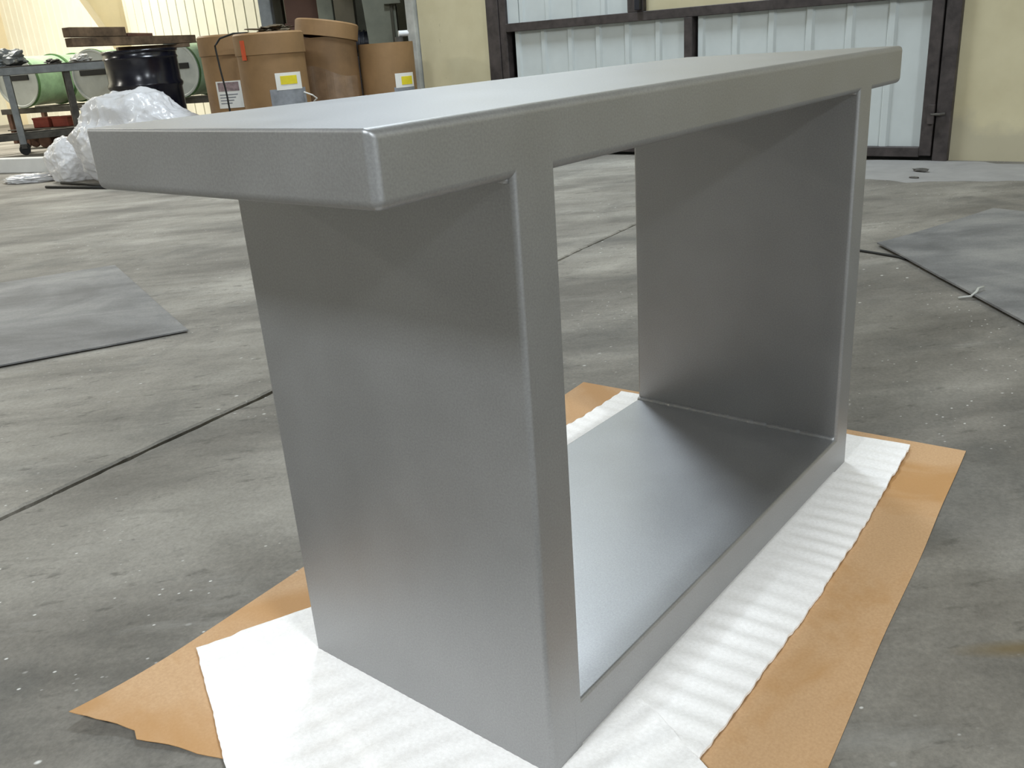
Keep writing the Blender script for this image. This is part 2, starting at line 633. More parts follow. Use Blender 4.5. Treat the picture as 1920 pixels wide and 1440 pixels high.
dpart('jamb', 4.13, 4.25, FZ, 2.7, x0=-0.045)
dpart('jamb', 0.845, 0.925, FZ, 2.7, x0=-0.05)
dpart('stile', 0.935, 1.0, 0.02, 2.6)
dpart('stile', 4.06, 4.125, 0.02, 2.6, x0=-0.04)
dpart('bottom_rail', 1.0, 4.06, 0.012, 0.068)
dpart('middle_rail', 1.0, 4.06, 0.885, 0.945)
dpart('top_rail', 1.0, 4.06, 2.54, 2.6)
dpart('mullion', 2.482, 2.542, 0.068, 0.885)
dpart('mullion', 2.85, 2.975, 0.945, 2.54)
dpart('head', 0.845, 4.25, 2.6, 2.7, x0=-0.05)
obj('gap_shade_strip', bbox(-0.01, 0.06, 0.925, 4.13, FZ - 0.01, 0.012, 0), M['rubber'], door)  # black strip stands in for the shadow in the gap under the door
lw = ribbed_bm(0.2435, 0.032, 0.016, 0.068, 0.885)
low = None
for i in range(6):
    for y0 in (1.005, 2.545):
        y = y0 + i * 0.2435
        if low is None:
            low = obj('ribbed_panel', lw, M['sheet_white'], door)
            low.location = (-0.005, y, 0)
        else:
            share('ribbed_panel', low.data, door, (-0.005, y, 0))
up = None
for i in range(4):
    y = 2.98 + i * 0.2435
    if up is None:
        up = obj('ribbed_panel', ribbed_bm(0.2435, 0.032, 0.016, 0.945, 2.54), M['sheet_white'], door)
        up.location = (-0.005, y, 0)
    else:
        share('ribbed_panel', up.data, door, (-0.005, y, 0))
obj('filler_panel', bbox(-0.015, 0.01, 3.955, 4.06, 0.945, 2.54, 0), M['sheet_white'], door)
obj('upper_panel', bbox(-0.012, 0.01, 1.0, 2.85, 0.945, 2.54, 0), M['cream'], door)
lt = obj('latch', bbox(-0.075, -0.05, 0.93, 0.965, 0.20, 0.31, 0.004), M['dark_frame'], door)
obj('latch_bar', tube([(-0.07, 0.948, 0.255), (-0.07, 0.90, 0.255), (-0.06, 0.875, 0.258)], 0.008), M['steel_dark'], lt)
obj('bracket', bbox(-0.09, -0.055, 2.86, 2.90, 0.955, 1.05, 0.004), M['navy'], door)

# ------------------------------------------------------------------ the table
L, D, TT, TB, H = 0.9648, 0.4285, 0.0600, 0.0670, 0.75
HT = 0.6875
ON, OF = 0.164, 0.1545
table = thing('console_table', 'silver grey painted metal console table standing on white foam sheets', 'table')


def bev_box(x0, x1, y0, y1, z0, z1, rule):
    """rule(mid point, direction axis) -> bevel width or 0"""
    bm = bmesh.new()
    box(bm, x0, x1, y0, y1, z0, z1)
    bmesh.ops.recalc_face_normals(bm, faces=bm.faces[:])
    todo = {}
    for e in bm.edges:
        mid = (e.verts[0].co + e.verts[1].co) / 2
        d = e.verts[1].co - e.verts[0].co
        ax = max(range(3), key=lambda i: abs(d[i]))
        w = rule((0 if abs(mid.x - x0) < 1e-6 else 1 if abs(mid.x - x1) < 1e-6 else 0.5,
                  0 if abs(mid.y - y0) < 1e-6 else 1 if abs(mid.y - y1) < 1e-6 else 0.5,
                  0 if abs(mid.z - z0) < 1e-6 else 1 if abs(mid.z - z1) < 1e-6 else 0.5), ax)
        if w:
            todo.setdefault(w, []).append(e)
    for w in sorted(todo, reverse=True):
        bmesh.ops.bevel(bm, geom=[e for e in todo[w] if e.is_valid], offset=w, segments=5, affect='EDGES', profile=0.5)
    return bm


def metal(name, bm):
    o = obj(name, bm, M['silver'], table, smooth=True)
    o.data.set_sharp_from_angle(angle=R(50))
    wn = o.modifiers.new('weighted', 'WEIGHTED_NORMAL')
    wn.keep_sharp = True
    return o


top = obj('table_top', bbox(-ON, L + OF, 0, D, HT, H, 0), M['silver'], table, smooth=True)
wt = top.data.attributes.new('bevel_weight_edge', 'FLOAT', 'EDGE')
for ed in top.data.edges:
    a_, b_ = (top.data.vertices[i].co for i in ed.vertices)
    mid = (a_ + b_) / 2
    is_end = abs(a_.y - b_.y) > 0.1
    wt.data[ed.index].value = 0.4 if (is_end or mid.y > D * 0.9) and mid.z > HT + 0.04 else 1.0
bv = top.modifiers.new('bevel', 'BEVEL')
bv.width = 0.009
bv.segments = 5
bv.limit_method = 'WEIGHT'
bv.harden_normals = True
e = 0.00006
metal('side_panel', bev_box(0, TT, -e, D + e, 0, HT + 0.012,
                            lambda k, ax: (0.006 if k[0] == 0 else 0.003) if ax == 2 else (0.004 if k[2] == 0 else 0)))
metal('side_panel', bev_box(L - TT, L, -e, D + e, 0, HT + 0.012,
                            lambda k, ax: 0.006 if ax == 2 else (0.004 if k[2] == 0 else 0)))
metal('bottom_shelf', bev_box(TT - 0.012, L - TT + 0.012, -2 * e, D + e, 0.0005, TB,
                              lambda k, ax: 0.0045 if ax == 0 else 0))


def bead(p0, p1, r, n, seed):
    pts, rr = [], []
    p0, p1 = Vector(p0), Vector(p1)
    for i in range(n + 1):
        f = i / n
        q = p0.lerp(p1, f)
        q += Vector((n1(i * 0.9, seed), n1(i * 0.9, seed + 5), n1(i * 0.9, seed + 9))) * r * 0.35
        pts.append(q)
        rr.append(r * (0.9 + 0.3 * n1(i * 0.55, seed + 20)))
    bm = tube(pts, rr, 8)
    o = obj('weld_bead', bm, M['silver'], table, smooth=True)
    return o


bead((L - TT, 0.004, TB), (L - TT, D - 0.002, TB), 0.0068, 90, 1.0)
bead((TT, 0.004, TB), (TT, D - 0.002, TB), 0.004, 90, 4.0)
bead((0.0, 0.006, HT), (0.0, D - 0.004, HT), 0.004, 90, 6.0)
bead((L - TT, 0.006, HT), (L - TT, D - 0.004, HT), 0.004, 90, 8.0)

# ------------------------------------------------------------------ foam sheets and kraft paper under the table
def lerp2(a, b, f):
    return (a[0] + (b[0] - a[0]) * f, a[1] + (b[1] - a[1]) * f)


def patch(c00, c10, c11, c01, u, v):
    p = lerp2(lerp2(c00, c10, u), lerp2(c01, c11, u), v)
    return p


def torn(x, seed, amp):
    return amp * (n1(x * 5, seed) * 1.2 + 0.6 * n1(x * 24, seed + 3) + 0.35 * n1(x * 90, seed + 7))


PC = ((-0.285, 0.598), (0.03, -0.262), (1.138, -0.176), (1.088, 0.700))   # left-back, left-front, right-front, right-back


def paper_fn(u, v):
    # u: left -> right, v: back -> front
    x, y = patch(PC[0], PC[3], PC[2], PC[1], u, v)
    w = (1 - u) ** 6
    # torn left edge with a notch
    cut = 0.0
    if v < 0.13:
        cut = v * 0.02
    else:
        cut = -0.010 + (v - 0.13) * 0.02
    x += w * (cut + torn(v * 0.8, 11.0, 0.006))
    y += 0.004 * n1(u * 4, 2.0) * (1 if v in (0.0, 1.0) else 0.4)
    z = FZ + 0.0018 + 0.0010 * (0.5 + n1(x * 3.0, y * 3.0, 4.0))
    # left tip and torn edge lift off the floor
    z += 0.014 * max(0, 1 - u * 7) ** 2 * (1.0 if v < 0.13 else max(0.0, 0.75 - (v - 0.13) * 6)) * (0.7 + 0.6 * n1(v * 9, 1.5))
    return Vector((x, y, z))


paper = obj('kraft_paper_sheet', sheet(90, 60, paper_fn, 0.0009), M['paper'], smooth=True, angle=40)
tag(paper, 'brown kraft paper sheet with a torn left edge under the foam', 'paper')


def foamA(u, v):
    # u left -> right (x), v front -> back
    cl = lerp2((-0.165, -0.135), (-0.07, 0.38), v / 0.72) if v < 0.72 else lerp2((-0.07, 0.38), (0.24, 0.572), (v - 0.72) / 0.28)
    cr = lerp2((1.093, -0.083), (1.066, 0.572), v)
    x, y = lerp2(cl, cr, u)
    fw = (1 - v) ** 8
    bw = v ** 8
    y += fw * torn(x, 21.0, 0.0038) + bw * torn(x, 31.0, 0.003)
    if x > 0.1:
        y += fw * (-0.012 * math.sin((1.09 - x) * 3.1))
    x += u ** 12 * torn(y, 41.0, 0.003)
    ph = x / 0.0375 + 0.35 * n1(x * 5, y * 3.0, 2.0) + 0.25 * math.sin(y * 6)
    out = min(1.0, max(0.0, max(-y, y - D, x - L) / 0.03))
    rip = 0.0036 * (0.5 + 0.5 * math.sin(ph * 2 * math.pi)) * out * (0.65 + 0.7 * n1(x * 7, y * 9, 7))
    return Vector((x, y, -0.0008 + max(0, rip) - 0.001 * out))


fa = obj('foam_sheet', sheet(340, 46, foamA, 0.0045), M['foam'], smooth=True, angle=50)
tag(fa, 'long white rippled foam sheet lying lengthwise under the whole table', 'foam')


def foamB(u, v):
    # u along the ridges (towards right/front), v from back corner towards the viewer
    a = Vector((-0.101, 0.584))
    eu = Vector((0.917, -0.40)).normalized()
    ev = Vector((-0.425, -0.905)).normalized()
    wid = 0.50 + 0.02 * v
    q = a + eu * (u * wid) + ev * (v * 0.62)
    # the right edge swings along the leg
    q += eu * (u * v * -0.02)
    x, y = q.x, q.y
    lw_ = (1 - u) ** 14
    tw = (1 - v) ** 14
    x += lw_ * torn(v * 0.6, 51.0, 0.004)
    y += tw * torn(u * 0.5, 61.0, 0.0035)
    x += u ** 14 * torn(v * 0.6, 71.0, 0.004)
    # lies over the long sheet, flat on the paper elsewhere
    edge = lerp2((-0.165, -0.135), (-0.045, 0.575), (y + 0.135) / 0.71)[0]
    over = min(1.0, max(0.0, (x - edge + 0.006) / 0.014))
    inside = 1.0 if (-0.004 < x < L + 0.004 and -0.004 < y < D + 0.004) else 0.0
    dout = max(-x, -y, y - D, 0.0)
    out = min(1.0, dout / 0.035)
    ph = v * 0.62 / 0.042 + 0.4 * n1(x * 5, y * 4, 12.0)
    rip = 0.0030 * (0.5 + 0.5 * math.sin(ph * 2 * math.pi)) * out * (0.7 + 0.6 * n1(x * 6, y * 6, 17))
    z = -0.0028 + 0.0036 * over * (1.0 if dout > 0 else 0.75)
    return Vector((x, y, z + max(0, rip) * 0.9))


fb = obj('foam_sheet', sheet(90, 150, foamB, 0.0022), M['foam'], smooth=True, angle=50)
tag(fb, 'white foam sheet turned askew under the near end of the table', 'foam')

# ------------------------------------------------------------------ plates lying on the floor
def plate(name, label, cat, corners, thick, lift, m, seed):
    c00, c10, c11, c01 = corners

    def fn(u, v):
        x, y = patch(c00, c10, c11, c01, u, v)
        z = FZ + thick + 0.001 + lift * (1 - v) ** 6 * (0.6 + 0.6 * n1(u * 3, seed)) + 0.0015 * max(0, n1(x * 2, y * 2, seed))
        return Vector((x, y, z))
    o = obj(name, sheet(40, 30, fn, thick), M[m], smooth=True, angle=40)
    return tag(o, label, cat)


uL = Vector((-0.913, 0.408))
a, b = Vector((0.848, 2.105)), Vector((1.285, 3.386))
plate('steel_plate', 'thin grey plate on the concrete left of the table', 'plate',
      (a + uL * 1.9, a, b, b + uL * 1.9), 0.005, 0.007, 'mat', 3.0)
plate('steel_plate', 'thin grey plate on the concrete right of the table', 'plate',
      ((1.45, -0.57), (2.80, 0.525), (3.64, 0.305), (3.1, -1.5)), 0.006, 0.014, 'mat', 8.0)


def ground_curve(name, label, cat, pts, r, m):
    o = obj(name, tube(pts, r, 7), M[m], smooth=True)
    return tag(o, label, cat)


ground_curve('cable', 'thin black cable running out from under the right-hand plate', 'cable',
             [(2.72, 0.66, FZ + 0.005), (2.70, 0.58, FZ + 0.005), (2.675, 0.49, FZ + 0.005), (2.645, 0.40, FZ + 0.005), (2.62, 0.37, FZ + 0.005)],
             0.0045, 'rubber')
ground_curve('wire_offcut', 'bent pale wire offcut on the edge of the right-hand plate', 'wire',
             [(2.20, 0.095, FZ + 0.005), (2.215, 0.065, FZ + 0.01), (2.235, 0.055, FZ + 0.02), (2.262, 0.056, FZ + 0.024), (2.29, 0.048, FZ + 0.022)],
             0.0035, 'pipe')
ground_curve('steel_rod', 'long straight black rod on the floor, nearer of two', 'rod',
             [(2.58, 6.85, FZ + 0.011), (2.66, 6.45, FZ + 0.011), (2.73, 6.1, FZ + 0.011)], 0.011, 'rubber')
ground_curve('steel_rod', 'slightly bent black rod on the floor, nearer the plastic wrap', 'rod',
             [(2.76, 6.97, FZ + 0.011), (2.775, 6.62, FZ + 0.013), (2.77, 6.35, FZ + 0.011), (2.79, 6.05, FZ + 0.011)], 0.011, 'rubber')

# black bin at the left edge of the frame
bn = thing('black_bin', 'black bin just entering the frame at the left edge', 'bin', (1.63, 6.10, FZ), R(-52))
bm = bmesh.new()
vv, _ = box(bm, -0.19, 0.19, -0.15, 0.15, 0, 0.20)
for v in vv[:4]:
    v.co.x *= 0.9
    v.co.y *= 0.88
bevel_all(bm, 0.015, 2)
obj('body', bm, M['rubber'], bn)
obj('rim', bbox(-0.2, 0.2, -0.16, 0.16, 0.185, 0.205, 0.006), M['rubber'], bn)

# ------------------------------------------------------------------ powder and debris by the door
def powder_fn(u, v):
    a = u * 2 * math.pi
    rr = v
    rad = 1 + 0.28 * n1(math.cos(a) * 1.7, math.sin(a) * 1.7, 3) + 0.14 * n1(math.cos(a) * 5, math.sin(a) * 5, 6)
    x = 4.68 + 0.40 * rr * rad * math.cos(a)
    y = 0.90 + 0.62 * rr * rad * math.sin(a)
    x = min(x, WX - 0.03)
    z = FZ + 0.0005 + 0.010 * (1 - rr ** 2) * (0.7 + 0.5 * n1(x * 7, y * 7, 1))
    return Vector((x, y, z))


bm = bmesh.new()
NR, NA = 14, 72
ctr = bm.verts.new(powder_fn(0, 0))
rings = [[bm.verts.new(powder_fn(i / NA, r / NR)) for i in range(NA)] for r in range(1, NR + 1)]
for i in range(NA):
    bm.faces.new((ctr, rings[0][i], rings[0][(i + 1) % NA]))
for ra, rb in zip(rings, rings[1:]):
    for i in range(NA):
        bm.faces.new((ra[i], rb[i], rb[(i + 1) % NA], ra[(i + 1) % NA]))
tag(obj('white_powder', bm, M['dust'], smooth=True), 'white powder spilled on the floor at the foot of the metal door', 'powder', kind='stuff')


def crumple(name, label, cat, loc, size, m, seed, sub=2, rough=0.5):
    bm = bmesh.new()
    bmesh.ops.create_icosphere(bm, subdivisions=sub, radius=1)
    for v in bm.verts:
        f = 1 + rough * n1(v.co.x * 1.8 + seed, v.co.y * 1.8, v.co.z * 1.8) + rough * 0.5 * n1(v.co.x * 5 + seed, v.co.y * 5, v.co.z * 5)
        v.co = Vector((v.co.x * size[0] * f, v.co.y * size[1] * f, max(-0.85, v.co.z * f) * size[2]))
    zmin = min(v.co.z for v in bm.verts)
    for v in bm.verts:
        v.co += Vector((loc[0], loc[1], loc[2] - zmin))
    return tag(obj(name, bm, M[m]), label, cat)


crumple('debris_scrap', 'dark crumpled scrap in the white powder, larger one nearer the door', 'debris', (4.58, 0.86, FZ + 0.008), (0.02, 0.042, 0.010), 'steel_dark', 2.0)
crumple('debris_scrap', 'tiny dark scrap at the edge of the white powder', 'debris', (4.38, 0.84, FZ + 0.003), (0.012, 0.025, 0.006), 'steel_dark', 5.0)

# ------------------------------------------------------------------ crumpled plastic wrap heaps
def plastic(name, label, loc, rotz, size, seed, sub=6, fold=0.10):
    bm = bmesh.new()
    bmesh.ops.create_icosphere(bm, subdivisions=sub, radius=1)
    for v in bm.verts:
        p = v.co.copy()
        q = p * 1.3 + Vector((seed, seed * 0.7, 0))
        big = noise.noise(q)
        rid = 0.0
        amp, fr = 1.0, 2.2
        for k in range(4):
            rid += amp * (1 - 2 * abs(noise.noise(p * fr + Vector((seed * 2, k * 3.1, seed)))))
            amp *= 0.5
            fr *= 2.05
        f = 1 + 0.28 * big + fold * (rid - 0.7)
        v.co = Vector((p.x * size[0] * f, p.y * size[1] * f, p.z * size[2] * f))
    for v in bm.verts:
        v.co.z = max(v.co.z, -size[2] * 0.72)
    zmin = min(v.co.z for v in bm.verts)
    m = Matrix.Translation((loc[0], loc[1], loc[2] - zmin)) @ Matrix.Rotation(rotz, 4, 'Z')
    bmesh.ops.transform(bm, matrix=m, verts=bm.verts[:])
    return tag(obj(name, bm, M['wrap'], smooth=True), label, 'plastic wrap')


plastic('plastic_wrap', 'large crumpled heap of white plastic wrap in front of the black drum', (3.16, 6.33, FZ), R(-51), (0.50, 0.30, 0.385), 3.3)
plastic('plastic_wrap', 'smaller glossy bundle of plastic wrap beside the white beam', (2.97, 7.12, FZ), R(-51), (0.20, 0.17, 0.20), 8.1, fold=0.09)
plastic('plastic_wrap', 'flat scrap of dingy plastic wrap on the floor below the white beam', (2.80, 7.50, FZ), R(-45), (0.24, 0.13, 0.035), 14.2, sub=5, fold=0.25)

# white beam on the floor
tag(obj('white_beam', beam_bm((2.86, 9.3, FZ + 0.066), (3.42, 7.55, FZ + 0.066), 0.12, 0.13, 0.004), M['white_paint']),
    'white square beam lying on the floor at the left', 'beam')

# ------------------------------------------------------------------ black steel drum with timbers on it
bd = thing('steel_drum', 'glossy black steel drum with timbers laid across its top', 'drum', (3.75, 7.10, FZ))
HB = 0.985
prof = [(0.0, 0.01), (0.295, 0.01), (0.305, 0.0), (0.308, 0.02), (0.30, 0.035)]
for zc in (0.36, 0.70):
    prof += [(0.30, zc - 0.03), (0.314, zc - 0.008), (0.314, zc + 0.008), (0.30, zc + 0.03)]
prof += [(0.30, 0.905), (0.309, 0.92), (0.300, 0.935), (0.300, HB - 0.025)]
obj('body', lathe(prof, 56), M['black'], bd, smooth=True, angle=50)
obj('rim', lathe([(0.298, HB - 0.03), (0.311, HB - 0.02), (0.311, HB - 0.003), (0.303, HB), (0.296, HB - 0.004), (0.296, HB - 0.03)], 56), M['black'], bd, smooth=True)
obj('lid', lathe([(0.0, HB - 0.018), (0.297, HB - 0.018), (0.297, HB - 0.03), (0.0, HB - 0.03)], 40), M['black'], bd)

zt = FZ + HB
tag(obj('timber', beam_bm((3.06, 6.91, 1.052), (4.29, 7.097, 1.041), 0.09, 0.066), M['wood']), 'long weathered timber lying across the black drum', 'timber')
tag(obj('timber', beam_bm((3.07, 6.937, 1.128), (3.60, 7.04, 1.121), 0.09, 0.072), M['wood']), 'short weathered timber on the left end of the long one', 'timber')
tag(obj('timber', beam_bm((3.62, 7.045, 1.098), (3.90, 7.135, 1.092), 0.07, 0.026), M['rust']), 'thin dark wood splinter lying on the long timber', 'timber')
tag(obj('timber', beam_bm((3.62, 7.22, zt + 0.0165), (4.20, 7.04, zt + 0.0165), 0.09, 0.031), M['wood']), 'thin timber under the long one, resting on the black drum', 'timber')

# ------------------------------------------------------------------ fibre drums
def patch_bm(r, th0, th1, z0, z1, out=0.003, n=10):
    bm = bmesh.new()
    cols = []
    for i in range(n + 1):
        a = R(th0 + (th1 - th0) * i / n)
        ca, sa = math.cos(a), math.sin(a)
        cols.append([bm.verts.new((rr * ca, rr * sa, z)) for rr, z in ((r, z0), (r + out, z0), (r + out, z1), (r, z1))])
    for p, q in zip(cols, cols[1:]):
        for k in range(4):
            bm.faces.new((p[k], p[(k + 1) % 4], q[(k + 1) % 4], q[k]))
    bm.faces.new(cols[0])
    bm.faces.new(cols[-1])
    return bm


def fibre_drum(loc, r, h, label, lid=True, m='fibre', lidh=0.14):
    t = thing('fibre_drum', label, 'drum', loc, group='brown fibre drums')
    hb = h - 0.02
    if lid:
        obj('body', lathe([(0, 0), (r, 0), (r, hb - 0.03), (0, hb - 0.03)], 56), M[m], t, smooth=True, angle=40)
        obj('lid', lathe([(r + 0.001, h - lidh), (r + 0.009, h - lidh), (r + 0.009, h - 0.012), (r - 0.004, h), (r - 0.02, h - 0.004),
                          (0, h - 0.01), (0, h - 0.03), (r + 0.001, h - 0.03)], 56), M[m], t, smooth=True, angle=40)
    else:
        obj('body', lathe([(0, 0), (r, 0), (r, h), (r - 0.012, h), (r - 0.012, h - 0.5), (0, h - 0.5)], 56), M[m], t, smooth=True, angle=40)
    return t


d1 = fibre_drum((3.62, 5.57, FZ), 0.232, 1.02, 'brown fibre drum with printed white label, behind a black cable')
lb = obj('label_panel', patch_bm(0.232, 193, 240, 0.51, 0.70, 0.002), M['label'], d1)
obj('label_print', patch_bm(0.2335, 197, 236, 0.63, 0.692, 0.0015), M['mauve'], lb)
for z in (0.605, 0.585, 0.565, 0.545):
    obj('label_line', patch_bm(0.2335, 198, 232 - 200 * (0.605 - z), z - 0.004, z + 0.004, 0.001), M['grey_print'], lb)

d2 = fibre_drum((3.46, 4.90, FZ), 0.230, 1.00, 'lidded brown fibre drum with yellow and white label and rag on top')
lb = obj('label_panel', patch_bm(0.230, 234, 282, 0.625, 0.735, 0.003), M['label'], d2)
obj('label_print', patch_bm(0.2325, 242, 272, 0.66, 0.715, 0.0025), M['yellow'], lb)
obj('tape_patch', patch_bm(0.230, 222, 291, 0.45, 0.632, 0.002), M['grey_print'], d2)
obj('orange_tag', patch_bm(0.237, 181, 190, 0.83, 0.955, 0.006), M['orange'], d2)
obj('wire_handle', tube([(3.46 - 3.46 + 0.05, -0.235, 0.60), (0.10, -0.262, 0.575), (0.145, -0.25, 0.55), (0.15, -0.21, 0.53)], 0.005), M['label'], d2)

d3 = fibre_drum((4.16, 5.12, FZ), 0.222, 0.955, 'shade-darkened brown fibre drum with film wrap and tilted lid', lid=False, m='fibre_shaded')
bm = bmesh.new()
cols = []
for i in range(25):
    f = i / 24
    a = R(178 + 112 * f)
    zb, zt_ = 0.50 - 0.05 * f, 0.76 - 0.10 * f + 0.015 * math.sin(f * 7)
    ro = 0.2245 + 0.0012 * n1(f * 9, 2.0)
    cols.append([bm.verts.new((rr * math.cos(a), rr * math.sin(a), z)) for rr, z in ((0.222, zb), (ro, zb), (ro, zt_), (0.222, zt_))])
for p, q in zip(cols, cols[1:]):
    for c_ in range(4):
        bm.faces.new((p[c_], p[(c_ + 1) % 4], q[(c_ + 1) % 4], q[c_]))
bm.faces.new(cols[0])
bm.faces.new(cols[-1])
wrapm = plain('dull_film_wrap', (0.23, 0.145, 0.085), 0.25, var=0.15, scale=12, spec=0.7)
obj('film_wrap', bm, wrapm, d3)
lidm = Matrix.Translation((0, 0, 0.93)) @ Matrix.Rotation(R(-51), 4, 'Z') @ Matrix.Rotation(R(9), 4, 'Y') @ Matrix.Rotation(R(-4), 4, 'X')
bm = lathe([(0.227, 0.02), (0.236, 0.02), (0.236, 0.125), (0.225, 0.135), (0, 0.13), (0, 0.115), (0.227, 0.115)], 56, lidm)
obj('lid', bm, M['fibre'], d3, smooth=True, angle=40)['label'] = 'loose tilted lid'

d4 = fibre_drum((4.535, 4.875, FZ), 0.215, 0.885, 'open lidless brown fibre drum nearest the cream wall pier', lid=False)
lb = obj('label_panel', patch_bm(0.215, 239, 286, 0.555, 0.66, 0.003), M['label'], d4)
obj('label_print', patch_bm(0.2175, 252, 280, 0.575, 0.635, 0.0025), M['yellow'], lb)
obj('tape_patch', patch_bm(0.215, 235, 288, 0.44, 0.56, 0.002), M['grey_print'], d4)

# black cable slung over the two left drums, rag on top
pts = []
for p in ((3.40, 5.04, 1.008), (3.33, 5.11, 1.01), (3.27, 5.19, 0.985), (3.245, 5.225, 0.94), (3.25, 5.22, 0.80), (3.262, 5.21, 0.6), (3.265, 5.20, 0.35), (3.25, 5.20, 0.0)):
    pts.append(Vector((p[0], p[1], p[2] + FZ)))
fine = []
for i in range(len(pts) - 1):
    for k in range(5):
        fine.append(pts[i].lerp(pts[i + 1], k / 5) + Vector((n1(i + k * 0.2, 1), n1(i + k * 0.2, 4), 0)) * 0.006)
tag(obj('power_cable', tube(fine, 0.0065, 7), M['rubber'], smooth=True), 'black cable hanging down between the two left fibre drums', 'cable')
crumple('rag', 'dark grimy rag lying on the lid of the labelled fibre drum', 'rag', (3.50, 4.90, FZ + 1.001), (0.11, 0.13, 0.022), 'rag', 3.0, sub=4, rough=0.9)

# ------------------------------------------------------------------ steel cart
ct = thing('steel_cart', 'grey steel work cart on casters at the left', 'cart', (4.06, 10.49, FZ), R(-24))
# local x along front edge, local y to the back
obj('top_plate', bbox(-1.3, 1.18, -0.05, 0.56, 0.955, 0.965, 0.002), M['steel_dark'], ct)
for y in (-0.05, 0.53):
    obj('top_rail', bbox(-1.3, 1.18, y, y + 0.04, 0.872, 0.952, 0.004), M['steel'], ct)
for x in (-1.3, 1.14):
    obj('top_rail', bbox(x, x + 0.04, -0.01, 0.53, 0.872, 0.952, 0.004), M['steel'], ct)
for x, y, m in ((-0.02, 0.0, 'steel'), (0.60, 0.02, 'steel_dark'), (-1.2, 0.0, 'steel'), (-0.02, 0.46, 'steel_dark'), (-1.2, 0.46, 'steel_dark'), (0.60, 0.46, 'steel_dark')):
    lg = obj('leg', bbox(x - 0.035, x + 0.035, y - 0.035, y + 0.035, 0.12, 0.872, 0.004), M[m], ct)
    obj('caster', lathe([(0, -0.02), (0.055, -0.02), (0.06, 0), (0.055, 0.02), (0, 0.02)], 20,
                        Matrix.Translation((x, y, 0.06)) @ Matrix.Rotation(R(90), 4, 'X')), M['rubber'], lg)
    obj('caster_fork', bbox(x - 0.03, x + 0.03, y - 0.032, y + 0.032, 0.07, 0.125, 0.004), M['steel_dark'], lg)
for y in (0.0, 0.46):
    obj('lower_rail', bbox(-1.2, 0.60, y - 0.025, y + 0.025, 0.17, 0.235, 0.004), M['steel_dark'], ct)
for x in (-1.2, -0.02, 0.60):
    obj('lower_rail', bbox(x - 0.025, x + 0.025, 0.0, 0.46, 0.175, 0.23, 0.004), M['steel_dark'], ct)
cz = FZ + 0.965
crumple('plastic_bag', 'clear grey plastic bag of parts on the cart top', 'bag', (4.24, 10.80, cz), (0.18, 0.20, 0.10), 'steel', 6.0, sub=4, rough=0.4)
crumple('metal_scrap', 'dark scrap lying on the cart top beside the plastic bag', 'scrap', (4.66, 10.60, cz), (0.09, 0.07, 0.03), 'steel_dark', 9.0, sub=3, rough=0.7)
crumple('foam_scrap', 'pale crumpled scrap on the right end of the cart top', 'scrap', (4.92, 10.45, cz), (0.12, 0.09, 0.045), 'label', 12.0, sub=4, rough=0.5)

# ------------------------------------------------------------------ green drums on a rack
rk = thing('drum_rack', 'dark steel rack carrying the pale green drums', 'rack', (5.42, 11.2, FZ), R(23.3))
rz_ = 0.455
for x in (0.18, 0.80):
    obj('beam', bbox(x - 0.04, x + 0.04, -1.75, 1.75, rz_ - 0.07, rz_, 0.004), M['steel_dark'], rk)
for y in (-1.65, -0.6, 0.6, 1.65):
    for x in (0.18, 0.80):
        obj('leg', bbox(x - 0.03, x + 0.03, y - 0.03, y + 0.03, 0, rz_ - 0.07, 0.003), M['rust'], rk)
    obj('cross_bar', bbox(0.18, 0.80, y - 0.02, y + 0.02, 0.13, 0.17, 0.003), M['steel_dark'], rk)
obj('lower_shelf', bbox(0.12, 0.86, -1.7, 1.7, 0.172, 0.185, 0.002), M['steel_dark'], rk)

GR = 0.325
RA = Matrix.Rotation(R(23.3), 3, 'Z')


def on_rack(x, y, z):
    q = RA @ Vector((x, y, 0))
    return (5.42 + q.x, 11.2 + q.y, z)


def green_drum(y, length, label):
    t = thing('green_drum', label, 'drum', on_rack(0, y, FZ + rz_ + GR + 0.012), R(23.3), group='pale green drums lying on the rack')
    mx = Matrix.Rotation(R(90), 4, 'Y')
    obj('body', lathe([(0, 0.03), (GR - 0.012, 0.03), (GR - 0.012, length - 0.03), (0, length - 0.03)], 48, mx), M['green'], t, smooth=True, angle=40)
    for z in (0.0, length * 0.6, length - 0.035):
        obj('hoop', lathe([(GR - 0.013, z), (GR + 0.008, z), (GR + 0.008, z + 0.035), (GR - 0.013, z + 0.035), (GR - 0.013, z)], 48, mx), M['green_dark'], t, smooth=True, angle=40)
    dsc = obj('end_disc', lathe([(0, -0.004), (GR - 0.03, -0.004), (GR - 0.02, -0.016), (GR + 0.002, -0.016), (GR + 0.002, 0.03), (0, 0.03)], 48, mx), M['disc'], t, smooth=True, angle=40)
    obj('slot_bar', bbox(-0.02, -0.004, -0.20, 0.20, 0.015, 0.082, 0.003), M['rubber'], dsc)
    return t


green_drum(1.22, 1.15, 'pale green drum lying on its side, leftmost behind the cart')
green_drum(0.0, 1.1, 'pale green drum lying on its side just left of the black drum')
green_drum(-1.22, 1.0, 'pale green drum lying on its side just right of the black drum')

sz = FZ + 0.186
for i, (y, m, lab) in enumerate(((1.25, 'red', 'red metal box on the lower rack shelf, further left'),
                                 (0.93, 'red', 'red metal box on the lower rack shelf, nearer the black drum'),
                                 (0.30, 'steel', 'grey metal box on the lower rack shelf'))):
    t = thing('parts_box', lab, 'box', on_rack(0.36, y, sz), R(23.3))
    obj('body', bbox(-0.10, 0.12, -0.13, 0.13, 0, 0.11, 0.006), M[m], t)
    obj('lid', bbox(-0.105, 0.125, -0.135, 0.135, 0.105, 0.13, 0.005), M[m], t)

